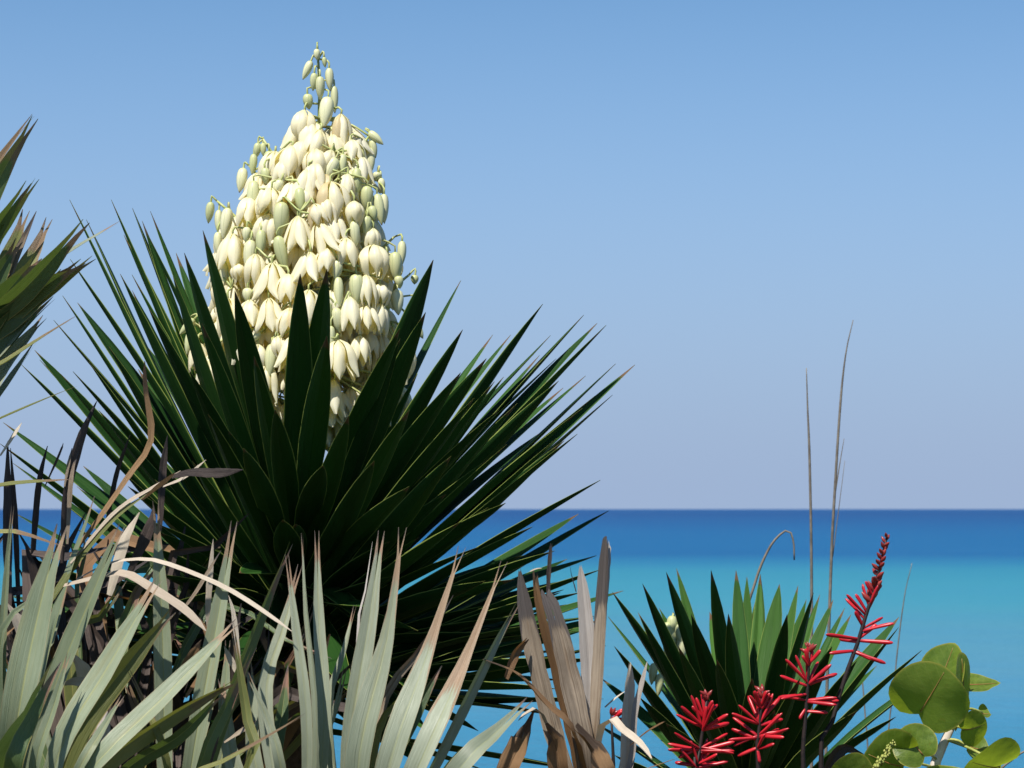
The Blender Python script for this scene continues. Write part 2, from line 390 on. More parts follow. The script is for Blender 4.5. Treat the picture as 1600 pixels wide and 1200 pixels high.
def yucca_leaf(root, tx, ty, side, cx, Yc, y0, span, L=.6, wid=.042, bow=None, roll=None, maxd=.5, n=14, mat='yucca', stemr=.03, face=.26):
    """tip pixel -> leaf rooted on the stem, long enough to be L metres: side -1 leans to the camera, +1 away, 0 sideways"""
    a = math.atan2(1000 - ty, abs(tx - cx) + 1)
    by = y0
    for _ in range(4):
        el = math.atan2(by - ty, abs(tx - cx) + 1); by = y0 + (1 - math.sin(max(el, -.3))) * span
    base0 = P(cx, by, Yc)
    k = Yc / F
    proj = math.hypot((tx - cx) * k, (by - ty) * k)
    d = min(maxd, math.sqrt(max(L * L - proj * proj, .0004))) * side
    tip = P(tx, ty, Yc + d)
    hdir = Vector((tip.x - base0.x, tip.y - base0.y, 0))
    if hdir.length < .02: hdir = Vector((0, side or -1, 0))
    hd = hdir.normalized()
    base = base0 + hd * stemr
    dv = tip - base; t = dv.normalized()
    nrm = (Vector((0, 0, 1)) - hd * .0); nrm = (nrm - t * nrm.dot(t))
    if nrm.length < .05: nrm = -hd
    nrm.normalize()
    nrm = nrm + Vector((0, -face if side > 0 else face, 0)); nrm = (nrm - t * nrm.dot(t)).normalized()
    if bow is None: bow = random.uniform(-.012, .022)
    mid = base + dv * .5 + nrm * bow * dv.length / .6
    if roll is None: roll = random.uniform(-22, 22)
    return blade('leaf', [base, mid, tip], wid * random.uniform(.92, 1.08), nrm, root, M[mat], fold=random.uniform(.18, .34), thick=.0035, prof=YUCCA, n=n, roll=roll, twist=random.uniform(-14, 14))

# tips read off the photograph: (x, y, lean, width in mm, roll)
T = [(109,312,-.7,36,0),(135,343,.5,34,10),(174,312,-.8,40,0),(207,325,1,38,0),(222,345,1,36,5),(288,395,-1,40,0),(317,360,-1,44,0),
     (188,428,-.6,34,0),(110,405,-.5,38,0),(98,462,-.6,34,0),(121,473,.9,44,0),(84,500,-.7,36,0),(54,547,.5,38,-15),(62,562,.3,32,10),
     (34,570,-.5,36,0),(5,660,.5,42,0),(0,693,-.6,34,0),(178,658,1,34,0),(130,728,.8,32,0),
     (367,455,-1,42,0),(397,556,-1,38,0),(469,428,-1,50,0),(511,420,-1,50,0),(511,525,-1,42,-12),(677,406,-.95,52,0),(665,488,-1,46,0),
     (625,513,-1,44,14),(720,438,1,40,0),(723,515,-.5,36,0),(684,577,.4,30,0),(848,475,-.5,48,0),(770,523,.6,36,0),(798,523,.8,34,0),
     (912,492,.35,44,0),(933,505,.4,40,12),(947,508,-.4,46,0),(860,524,.7,30,0),(843,555,1,34,0),(962,568,.4,38,0),(992,570,.2,44,10),
     (915,587,.5,32,0),(873,595,-.7,40,0),(880,606,.1,34,20),(930,618,-.3,40,-10),(957,617,.1,42,5),(910,638,-.6,36,0),(798,628,1,40,0),
     (902,678,-.4,42,0),(852,702,.8,42,0),(938,750,-.3,46,0),(904,803,.7,30,0),(951,798,.1,40,0),(832,823,-.5,40,0),(932,868,.2,42,0),
     (938,890,-.3,38,0),(974,923,.1,44,0),(930,965,.3,36,0),(902,986,-.4,36,0),(741,622,-.9,44,0),(705,713,-1,44,0),(505,727,-1,44,0),
     (720,582,-1,46,0),(325,647,-1,38,0),(790,786,-.7,44,0),(697,772,-.5,44,0),(770,713,-.4,42,0),
     (235,330,1,26,0),(300,430,1,30,0),(275,395,.9,30,0),(660,560,1,38,0),(700,620,1,38,0),(600,640,.9,40,0),(250,560,.9,42,0),(330,560,1,40,0),
     (545,650,-1,40,0),(585,720,-1,42,0),(430,640,-1,40,0),(380,700,-1,38,0),(640,640,-1,44,0),(640,760,-1,42,0),(300,720,-1,36,0),
     (200,760,-.8,36,0),(250,820,-.9,38,0),(780,640,-.8,42,0),(820,640,.2,40,0),(760,560,-.6,38,0),
     (20,800,.3,38,0),(40,870,-.3,36,0),(10,930,.2,38,0),(60,1000,-.3,36,0),(30,1050,.4,38,0),(120,760,.5,34,0),(150,900,-.6,36,0)]
for k, (tx, ty, sd, wd, rl) in enumerate(T):
    s = 1 if sd > 0 else -1
    yucca_leaf(root, tx, ty, s, CX, Y0, 880, 430, L=.6, wid=wd / 1050, roll=rl + random.uniform(-14, 14), maxd=.5 * abs(sd) + .04)
for k, (tx, ty, sd, wd, rl) in enumerate(T):       # younger and older leaves between them, a little shorter
    if k % 8 == 7 or 425 < tx < 620 or (tx > 620 and k % 2): continue
    a = rad(random.uniform(-5, 5)); f = random.uniform(.74, .95); bx, by = CX, 1010
    dx, dy = (tx - bx) * f, (ty - by) * f
    yucca_leaf(root, bx + dx * math.cos(a) - dy * math.sin(a), by + dx * math.sin(a) + dy * math.cos(a), random.choice((-1, -1, 1)), CX, Y0, 900, 320, L=.55, wid=.032, maxd=random.uniform(.05, .4), n=10)
# lower skirt of leaves, fanning out to the right and the left under the crown
for k in range(78):
    r = random.random()
    if k < 52:
        a = rad(random.uniform(-14, 34)); rr = random.uniform(360, 500); tx = CX + rr * math.cos(a); ty = 1110 - rr * math.sin(a)
        if ty < 850 or (ty > 1030 and random.random() < .6): continue
    else:
        a = rad(random.uniform(-40, 30)); rr = random.uniform(330, 440); tx = CX - rr * math.cos(a); ty = 1090 - rr * math.sin(a)
    yucca_leaf(root, tx, ty, random.choice((-1, 1)), CX, Y0, 880, 430, L=.58, wid=.042, maxd=random.uniform(.05, .42))
# heart of the crown and the leaves that point to and away from the camera
for k in range(56):
    a = random.uniform(-1, 1); tx = CX + 20 + a * 280; ty = 770 + random.uniform(0, 420) + abs(a) * 50
    yucca_leaf(root, tx, ty, 1 if k % 3 == 0 else -1, CX, Y0, 900, 320, L=.56, wid=.042, maxd=random.uniform(.3, .5), n=10)

# flower panicle -----------------------------------------------------------------
RT = [(85,14),(150,26),(200,52),(260,98),(320,140),(400,158),(500,180),(560,186),(620,160),(690,95)]
CT = [(85,497),(200,503),(300,484),(400,485),(500,475),(600,478),(690,520)]
k0 = Y0 / F
rach = [axis_top, P(478, 700, Y0), P(486, 450, Y0), P(500, 200, Y0), P(497, 92, Y0)]
stalk = tube('flower_stalk', rach, [(0, .017), (.5, .012), (.85, .005), (1, .002)], M['stalk'], root, 8, 24)
rpts = cr(rach, 60)
def surf(px, py, f=.92):
    R = interp(RT, py); c = interp(CT, py); dx = px - c
    return Y0 - math.sqrt(max(R * R - dx * dx, 0)) * k0 * f
nodes = [(p, Vector((0, 0, 1))) for p in rpts if p.z > P(0, 660, Y0).z]
def zofpy(py): return P(500, py, Y0).z
branch_pts = []
def add_branch(tip, drop=.12):
    zb = max(min(tip.z - drop, rpts[-1].z), zofpy(700))
    b = min(rpts, key=lambda q: abs(q.z - zb))
    d = tip - b
    m1 = b + d * .35 + Vector((0, 0, -.012)); m2 = b + d * .78 + Vector((0, 0, -.002))
    pts = [b, m1, m2, tip]
    tube('panicle_branch', pts, [(0, .0042), (.7, .003), (1, .0018)], M['branch'], stalk, 6, 10)
    for q in cr(pts, 14)[3:]: branch_pts.append(q)
A = lambda x, y: (250 + x / 3.2, 50 + y / 3.2)
B = lambda x, y: (250 + x / 3.2, 350 + y / 3.2)
for (x, y, f) in [(*A(515,535),.0),(*A(445,668),.2),(*A(285,845),.0),(*A(1045,520),.1),(*A(1090,700),.1),(*A(1170,1025),.1),(*B(1245,255),.0),(*B(150,480),.0),
                  (*B(520,530),.8),(*A(620,740),.8),(*A(900,700),.9),(*A(470,985),.7),(*A(1010,960),.8),(*B(360,320),.8),(*B(900,430),.9),(*B(1160,370),.5),
                  (*A(700,900),.95),(*B(900,190),.95),(*B(560,590),.95),(*B(1240,480),.3),(*B(880,570),.95),(*A(580,620),.4),(*A(880,600),.85),(*B(540,170),.95)]:
    add_branch(P(x, y, surf(x, y, f)))
for k in range(26):      # branches on the far side
    a = random.uniform(.15, math.pi - .15); py = random.uniform(230, 610); R = interp(RT, py) * .85; c = interp(CT, py)
    p = P(c, py, Y0); add_branch(p + Vector((math.cos(a) * R * k0, math.sin(a) * R * k0, 0)))

def petal_mesh(prof, hw, seed):
    rr = random.Random(seed); vs, fs, uv = [], [], []
    nv, nu = 9, 6
    wav = rr.uniform(-.06, .06); flare = rr.uniform(-.05, .16); skew = rr.uniform(-.12, .12); ruf = rr.uniform(.01, .035); ph = rr.uniform(0, 6)
    for i in range(nv + 1):
        v = i / nv; r = interp(prof, v) + flare * max(v - .7, 0) ** 1.3 * 3
        wth = hw * interp([(0, .5), (.2, .84), (.42, 1), (.62, .90), (.8, .58), (.92, .26), (1, .03)], v)
        for j in range(nu + 1):
            u = -1 + 2 * j / nu
            a = u * wth + skew * v * v
            rad_ = r * (1 - .17 * (abs(u) ** 2)) + .022 * max(0, 1 - abs(u) * 2.6) + wav * u * v + ruf * math.sin(5 * v * 2 + ph + 3 * u) * abs(u)
            vs.append((rad_ * math.cos(a), rad_ * math.sin(a), -v)); uv.append(((u + 1) / 2, v))
    for i in range(nv):
        for j in range(nu):
            a = i * (nu + 1) + j; fs.append((a, a + 1, a + nu + 2, a + nu + 1))
    return mesh('petal', vs, fs, uv)
PROF = [
    [(0, .06), (.08, .24), (.2, .38), (.4, .48), (.62, .46), (.82, .34), (1, .16)],      # closed bell
    [(0, .06), (.08, .24), (.2, .38), (.4, .49), (.62, .52), (.82, .50), (1, .44)],      # half open
    [(0, .06), (.08, .22), (.2, .36), (.4, .49), (.62, .60), (.82, .70), (1, .80)]]      # open
PET = [[petal_mesh(p, .66, 7 * i + j) for j in range(5)] for i, p in enumerate(PROF)]
PETI = [[petal_mesh([(v, r * .84) for v, r in p], .74, 50 + 7 * i + j) for j in range(4)] for i, p in enumerate(PROF)]
for row in PET + PETI:
    for m_ in row: m_.materials.append(M['petal'])
def bell_joined(i, z=0):
    vs, fs, uv = [], [], []
    for q in range(6):
        me = (PET if q % 2 == 0 else PETI)[i][(q + z) % 4]
        R_ = Matrix.Rotation(q * math.pi / 3, 4, 'Z'); o = len(vs)
        for v in me.vertices: vs.append(R_ @ v.co)
        l = me.uv_layers[0].data; tmp = [None] * len(me.vertices)
        for pg in me.polygons:
            fs.append(tuple(o + x for x in pg.vertices))
            for li, vi in zip(pg.loop_indices, pg.vertices): tmp[vi] = tuple(l[li].uv)
        uv += tmp
    m_ = mesh('flower', vs, fs, uv); m_.materials.append(M['petal']); return m_
BELL = [[bell_joined(i, z) for z in range(3)] for i in range(3)]
def lathe(name, prof, sides, groove=0, bend=0):
    vs, fs, uv = [], [], []
    for v, r in prof:
        for k in range(sides):
            a = 2 * math.pi * k / sides
            g = 1 - groove * (1 if k % 2 else 0)
            vs.append((r * g * math.cos(a) + bend * v * v, r * g * math.sin(a), -v)); uv.append((k / sides, v))
    n = len(prof)
    for i in range(n - 1):
        for k in range(sides):
            fs.append((i * sides + k, i * sides + (k + 1) % sides, (i + 1) * sides + (k + 1) % sides, (i + 1) * sides + k))
    return mesh(name, vs, fs, uv)
BUDP = [(0, .10), (.04, .30), (.12, .42), (.25, .49), (.42, .5), (.6, .44), (.78, .31), (.91, .16), (1, .03)]
BUD = [lathe('bud', BUDP, 12, .07, b) for b in (-.10, 0, .12)]
for m_ in BUD: m_.materials.append(M['bud'])
def orient(d, spin):
    """rotation taking local -Z to d"""
    q = (-d).to_track_quat('Z', 'Y'); return q @ Quaternion((0, 0, 1), spin)
npet = [0]
def pedicel(root, top, d, name='pedicel', maxlen=.06):
    cand = branch_pts + [q for q in rpts if q.z > zofpy(650)]
    b = min(cand, key=lambda q: (q - top - Vector((0, 0, .012))).length)
    b2 = top.lerp(b, .45) + Vector((0, 0, .006))
    return [b, b2, top - d * .010, top + d * .003]
def flower(x0, y0, x1, y1, wpx, kind, f=.92, split=True):
    py = (y0 + y1) / 2
    Yd = surf(x0, y0, f)
    top = P(x0, y0, Yd); L = math.hypot(x1 - x0, y1 - y0) * Yd / F * (1.08 if kind == 'b' else 1.14)
    out = Vector((P(x0, y0, Y0).x - P(interp(CT, y0), y0, Y0).x, Yd - Y0, 0))
    if out.length > .001: out.normalize()
    d = (P(x1, y1, Yd) - top).normalized() + out * random.uniform(.02, .25) * Vector((0, 1, 0)).dot(out) * Vector((0, 1, 0)).length * 0
    d = (d + Vector((0, -1, 0)) * random.uniform(-.05, .22)).normalized()
    put_flower(top, d, L, wpx * (1.0 if kind == 'b' else 1.2) * Yd / F, kind, split)
PEDI = ([], [], []); MASS = {'petal': ([], [], []), 'bud': ([], [], [])}
def append(buf, vs, fs, uv):
    o = len(buf[0]); buf[0].extend(vs); buf[1].extend(tuple(o + i for i in f) for f in fs); buf[2].extend(uv)
def put_flower(top, d, L, W, kind, split, far=False):
    q = orient(d, random.uniform(0, 6.28))
    pc = pedicel(root, top, d)
    if not split: append(PEDI, *tube_data(pc, .0017, 5, 6))
    if far:
        me = random.choice(BUD) if kind == 'b' else random.choice(BELL[{'f': 1, 'h': 1, 'o': 2}[kind]])
        tmp = [None] * len(me.vertices); l = me.uv_layers[0].data; sc = Vector((W, W, L))
        for pg in me.polygons:
            for li, vi in zip(pg.loop_indices, pg.vertices): tmp[vi] = tuple(l[li].uv)
        append(MASS['bud' if kind == 'b' else 'petal'], [top + q @ (v.co * sc) for v in me.vertices], [tuple(p.vertices) for p in me.polygons], tmp)
        return
    if kind == 'b':
        o = link('bud', random.choice(BUD), None, root, top); o.rotation_mode = 'QUATERNION'; o.rotation_quaternion = q
        o.scale = (W, W, L)
        if split: tube('pedicel', pc, .0016, M['branch'], stalk, 5, 6)
        return
    form = {'c': 0, 'f': random.choice((0, 1, 1)), 'h': 1, 'o': 2}[kind]
    mw = (1.0, 1.05, 1.3)[form]
    if split and npet[0] < 300:
        vs, fs, uv = tube_data([p - top for p in pc], .0018, 5, 6)
        o = link('flower', mesh('flower', vs, fs, uv), M['branch'], root, top)
        for k in range(6):
            me = random.choice((PET if k % 2 == 0 else PETI)[form])
            c = link('petal', me, None, o, top); c.rotation_mode = 'QUATERNION'
            sp = Quaternion((0, 0, 1), k * math.pi / 3 + random.uniform(-.1, .1))
            c.rotation_quaternion = q @ sp @ Quaternion((0, 1, 0), random.uniform(-.16, .06))
            c.scale = (W / mw, W / mw, L * random.uniform(.95, 1.04)); npet[0] += 1
    else:
        o = link('flower', random.choice(BELL[form]), None, root, top); o.rotation_mode = 'QUATERNION'; o.rotation_quaternion = q
        o.scale = (W / mw, W / mw, L)
        if split: tube('pedicel', pc, .0018, M['branch'], stalk, 5, 6)
FA = [('b',785,85,783,140,35),('b',820,125,825,175,25),('b',755,145,720,235,42),('b',845,180,850,290,45),('b',772,205,765,290,40),('b',800,222,803,335,48),
      ('b',870,270,875,400,40),('b',738,310,740,385,55),('b',840,325,825,480,75),('c',725,390,712,545,125),('c',800,490,745,665,118),('h',905,410,900,570,100),
      ('h',660,570,640,730,135),('b',1045,500,1115,558,45),('b',1060,540,1078,625,38),('b',1050,580,1058,705,52),('b',995,585,1015,665,45),('b',490,555,482,625,42),
      ('b',515,555,518,620,32),('b',470,610,465,710,42),('b',545,595,545,700,60),('b',418,680,400,800,55),('b',525,680,530,760,50),('b',470,745,460,905,65),
      ('b',605,740,575,810,50),('b',880,630,820,760,75),('b',915,610,912,720,45),('c',860,590,830,700,85),('o',745,680,730,830,150),('c',855,750,865,940,142),
      ('b',985,680,975,835,60),('c',940,710,945,840,75),('b',1090,700,1080,745,48),('b',1105,730,1110,805,40),('b',1035,770,1035,900,68),('b',1085,810,1110,960,55),
      ('b',1120,810,1120,950,48),('b',695,780,710,900,60),('h',560,780,550,910,135),('b',610,850,600,1020,85),('c',970,845,975,965,112),('b',1055,870,1075,940,50),
      ('b',255,850,242,950,45),('b',295,890,290,1000,40),('b',340,880,325,1030,62),('h',770,860,800,960,95),('o',690,920,690,1080,130),('o',790,950,845,1110,120),
      ('b',970,945,980,1070,55),('b',1035,920,1030,1020,55),('c',1065,980,1065,1085,80),('b',435,975,430,1050,45),('b',505,990,505,1115,55),('b',290,1000,290,1110,45),
      ('h',365,1010,350,1190,125),('b',455,1040,440,1200,70),('b',590,1020,620,1190,70),('h',930,1030,930,1170,115),('c',1065,1065,1080,1230,148),('b',1210,1045,1210,1165,45),
      ('b',1175,1100,1180,1240,68),('b',885,1140,890,1230,60),('h',960,540,980,660,95),('h',1000,620,1010,760,90),('h',620,640,610,760,100),('c',830,830,850,950,80)]
FB = [('b',320,195,322,300,50),('c',480,150,470,310,98),('o',560,195,560,360,150),('b',440,320,435,390,55),('c',390,200,395,275,72),('h',340,370,350,560,105),
      ('h',450,380,450,530,110),('o',545,370,560,520,130),('o',750,140,740,285,140),('b',885,180,880,280,55),('b',890,265,895,415,52),('b',980,250,990,400,80),
      ('c',1030,255,1040,410,85),('h',950,365,960,535,105),('h',1030,410,1040,530,95),('b',880,420,895,540,60),('b',840,390,835,510,45),('h',1105,400,1090,540,95),
      ('c',1100,300,1100,400,95),('b',1185,330,1185,450,70),('b',1190,260,1200,320,50),('b',1275,255,1270,300,40),('b',1270,390,1265,490,50),('b',170,475,105,550,45),
      ('b',165,530,135,650,60),('h',190,590,190,720,85),('h',240,680,245,820,85),('b',500,540,440,595,45),('h',490,600,490,710,95),('b',560,600,550,765,62),
      ('c',590,560,600,660,75),('h',745,330,730,520,140),('h',890,580,900,770,145),('b',855,510,850,650,50),('o',870,780,840,930,130),('h',1000,560,1000,690,95),
      ('h',1180,630,1170,790,105),('c',1240,600,1235,760,85),('b',1225,480,1215,570,50),('b',1280,500,1310,570,40),('h',1110,790,1120,880,80),('b',1070,870,1095,985,50),
      ('o',1030,900,1020,1030,90),('h',540,700,530,880,100),('h',650,420,650,560,110),('o',660,560,660,720,120),('h',420,560,420,700,110),('h',760,600,760,760,120),
      ('h',640,250,640,390,110),('c',300,280,300,400,90),('h',830,120,830,240,100)]
for r in FA: flower(*A(r[1], r[2]), *A(r[3], r[4]), r[5] / 3.2, r[0])
for r in FB: flower(*B(r[1], r[2]), *B(r[3], r[4]), r[5] / 3.2, r[0])
for k in range(370):       # inner and far-side blossom
    py = random.uniform(190, 640) if k % 9 else random.uniform(600, 668); R = interp(RT, py); c = interp(CT, py)
    if k < 220: a = random.uniform(math.pi, 2 * math.pi); rr = R * random.uniform(.4, .86)
    else: a = random.uniform(-.1, math.pi + .1); rr = R * random.uniform(.45, .9)
    top = P(c, py, Y0) + Vector((math.cos(a) * rr * k0, math.sin(a) * rr * k0, 0))
    d = Vector((math.cos(a) * .2, math.sin(a) * .2, -1)) + Vector((random.uniform(-.2, .2), random.uniform(-.2, .2), 0))
    kind = 'b' if (random.random() < .2 and k >= 220) else random.choice('fho')
    put_flower(top, d.normalized(), random.uniform(.044, .058), random.uniform(.036, .048) if kind != 'b' else .018, kind, False, k >= 220)
for nm, buf, mt in (('pedicel_tangle', PEDI, 'branch'), ('far_blossom', MASS['petal'], 'petal'), ('far_bud', MASS['bud'], 'bud')):
    b0 = P(485, 450, Y0); tag(link(nm, mesh(nm, [v - b0 for v in buf[0]], buf[1], buf[2]), M[mt], stalk if nm[0] == 'p' else root, b0), kind='stuff')

# ------------------------------------------------------------------ the smaller yucca
Y1, CX1 = 4.15, 1170
r2 = empty('yucca_plant', (P(CX1, 1270, Y1).x, Y1, ground_z(P(CX1, 1270, Y1).x, Y1) - .03),
           'smaller budding yucca growing behind the red coral bean flowers', 'yucca')
tube('trunk', [r2.location, P(CX1, 1400, Y1), P(CX1, 1200, Y1)], [(0, .05), (1, .025)], M['trunk'], r2, 10, 8)
T2 = [(1004,912,-.5,34),(1041,894,-.5,34),(1057,888,.5,32),(1111,891,-.6,36),(1150,891,.3,36),(1167,901,.8,30),(1188,897,.7,34),(1218,913,.6,44),(1247,915,.5,32),
      (1271,926,-.4,38),(1281,929,.6,36),(1302,937,.4,34),(1320,950,.3,32),(1405,964,.3,40),(1404,980,-.4,40),(1440,1016,-.2,42),(1138,959,-.9,36),(1000,962,-.5,32),
      (957,925,-.3,36),(950,963,.5,32),(997,957,.3,30),(1109,956,.9,36),(1339,1032,-.7,34),(1475,1038,.2,40),(1475,1132,-.5,36),(1260,937,.8,32),(1330,960,.8,30),
      (1030,950,.8,30),(1080,960,-.9,36),(1010,1010,.7,34),(960,1010,-.4,36),(940,1060,.3,34),(1180,940,.9,34),(1230,960,-.8,36),(1175,1060,-1,38),(1060,1010,-.9,36),
      (1300,1010,-.9,36),(1370,1040,.6,36),(1400,1120,-.6,36),(1420,1170,.3,36),(1000,1090,-.8,36),(1040,1130,-.9,36),(1120,1030,-1,38),(1250,1060,-1,38),(1340,1110,-.9,36),
      (930,1130,.3,36),(960,1180,-.4,36),(1160,980,.9,40),(1205,1000,.9,44),(1090,1090,-1,38),(1210,1110,-1,38)]
for (tx, ty, sd, wd) in T2:
    yucca_leaf(r2, tx, ty, 1 if sd > 0 else -1, CX1, Y1, 1235, 120, L=.46, wid=wd / 1180, face=.15, maxd=.36 * abs(sd) + .03, n=12, mat='yucca_lit' if sd > .45 else 'yucca')  # leaves leaning away take the sunlit-coloured copy
sp = [P(1120, 1220, 4.2), P(1075, 1100, 4.25), P(1058, 1040, 4.25), P(1053, 962, 4.25)]
st2 = tube('flower_stalk', sp, [(0, .012), (.8, .008), (1, .003)], M['stalk'], r2, 7, 12)
for i, (x, y, L, W) in enumerate([(1051,962,34,17),(1044,972,36,17),(1061,974,38,18),(1053,980,40,19),(1046,992,36,17),(1064,994,38,17),(1055,1004,36,17),(1060,1022,34,15),(1068,1034,36,15),(1022,1036,34,14),(1032,1052,36,14)]):
    sx = 1 if x > 1056 else -1
    top = P(x, y, 4.235 - .004 * (i % 3)); d = Vector((sx * .12, -.1, -1)).normalized()
    o = link('bud', BUD[i % 3], None, r2, top); o.rotation_mode = 'QUATERNION'; o.rotation_quaternion = orient(d, i); o.scale = (W / 1000 * 1.06, W / 1000 * 1.06, L / 1000 * 1.06)
    j = min(cr(sp, 30), key=lambda q: (q - top).length)
    tube('pedicel', [j, top.lerp(j, .5) + Vector((0, 0, .004)), top + Vector((0, 0, -.003))], .0018, M['branch'], st2, 5, 5)

# ------------------------------------------------------------------ palmettos
FACE = {'U': (-.10, -.72, .68), 'D': (.10, -.75, -.65), 'L': (-.80, -.55, .25), 'R': (.85, -.50, .10), 'B': (.05, -.45, .88), 'F': (0, -.97, .22), 'K': (.1, .75, .65)}
def frond_thing(name, loc_px, Y, label, cat='palmetto', group=None):
    p = P(loc_px, 1250, Y); return empty(name, (p.x, p.y, ground_z(p.x, p.y) - .03), label, cat, group)
def frond(palm, hub, Yh, mat='petiole'):
    h = P(*hub, Yh); b = Vector(palm.location) + Vector((random.uniform(-.02, .02), random.uniform(-.02, .02), .02))
    m = b.lerp(h, .55) + Vector((0, .0, .06))
    o = tube('frond', [b, m, h], [(0, .016), (.6, .009), (1, .007)], M[mat], palm, 7, 10)
    return o, h
def leaflet(fr, kind, wpx, face, Yb, Yt, pts, hub=None, **kw):
    n_ = len(pts)
    p3 = [P(x, y, Yb + (Yt - Yb) * (i / max(n_ - 1, 1))) for i, (x, y) in enumerate(pts)]
    if hub is not None: p3 = [hub] + p3
    a = dict(fold=random.uniform(.25, .5), bifid=random.choice((.04, .07, .10)) if kind in ('pale', 'paletip', 'sage', 'green', 'olive') else 0, n=14, twist=random.uniform(-12, 12))
    a.update(kw)
    if kind == 'paletip': a.update(prof=TAIL, bifid=.03)
    return blade('leaflet', p3, wpx * (.9 if kind in ('pale', 'paletip', 'sage') else 1) * (Yb + Yt) / 2 / F, FACE[face] if isinstance(face, str) else face, fr, M[kind], **a)

# upper-left palm, rooted outside the frame
pa = frond_thing('palmetto', -210, 3.55, 'tall green palmetto whose brown-tipped fan leaves rise above the dead fronds', 'palmetto', None)
tube('trunk', [pa.location, P(-205, 1100, 3.55), P(-200, 900, 3.55)], [(0, .07), (1, .05)], M['trunk'], pa, 10, 8)
f1, h1 = frond(pa, (-140, 640), 3.5)
for kind, wd, fc, yt, pts in [('green',34,'D',3.45,[(-20,320),(55,183)]),('olive',22,'U',3.47,[(-25,300),(10,235),(52,180)]),('green',30,'D',3.4,[(-30,400),(45,284)]),('green',30,'R',3.44,[(-20,395),(12,345),(58,279)]),
      ('olive',40,'F',3.5,[(-30,490),(12,415),(41,328)]),('olive',34,'F',3.52,[(0,480),(48,405),(77,341)]),('taupe',20,'F',3.49,[(-10,470),(25,400),(57,330)]),('green',40,'D',3.38,[(-40,520),(40,450),(135,345)]),('pale',30,'B',3.42,[(-20,500),(90,408),(188,346)]),
      ('green',34,'D',3.4,[(-40,540),(60,455),(130,408)]),('olive',26,'D',3.41,[(-10,520),(80,450),(147,402)]),('green',44,'D',3.44,[(-60,545),(20,490),(100,425)]),('pale',30,'U',3.46,[(-30,580),(50,490),(95,440)]),
      ('green',46,'D',3.43,[(-60,560),(0,470),(60,400)]),('green',44,'D',3.46,[(-60,600),(0,520),(70,450)]),('green',40,'D',3.47,[(-60,520),(-10,440),(30,375)]),('pale',34,'U',3.5,[(-40,640),(10,570),(70,495)]),('green',30,'U',3.48,[(-20,570),(40,510),(85,465)]),('pale',26,'L',3.52,[(-50,680),(0,620),(55,535)])]:
    leaflet(f1, kind, wd, fc, 3.48, yt, pts, h1)
f2, h2 = frond(pa, (-260, 750), 3.5)
for kind, wd, fc, yt, pts in [('olive',20,'B',3.4,[(-60,605),(0,572),(75,522),(119,494)]),('olive',20,'B',3.38,[(-60,680),(0,655),(75,622),(118,604)]),('olive',16,'B',3.36,[(-60,772),(0,760),(70,753),(112,750)]),('olive',18,'B',3.42,[(-60,830),(20,832),(100,855)])]:
    leaflet(f2, kind, wd, fc, 3.46, yt, pts, h2)

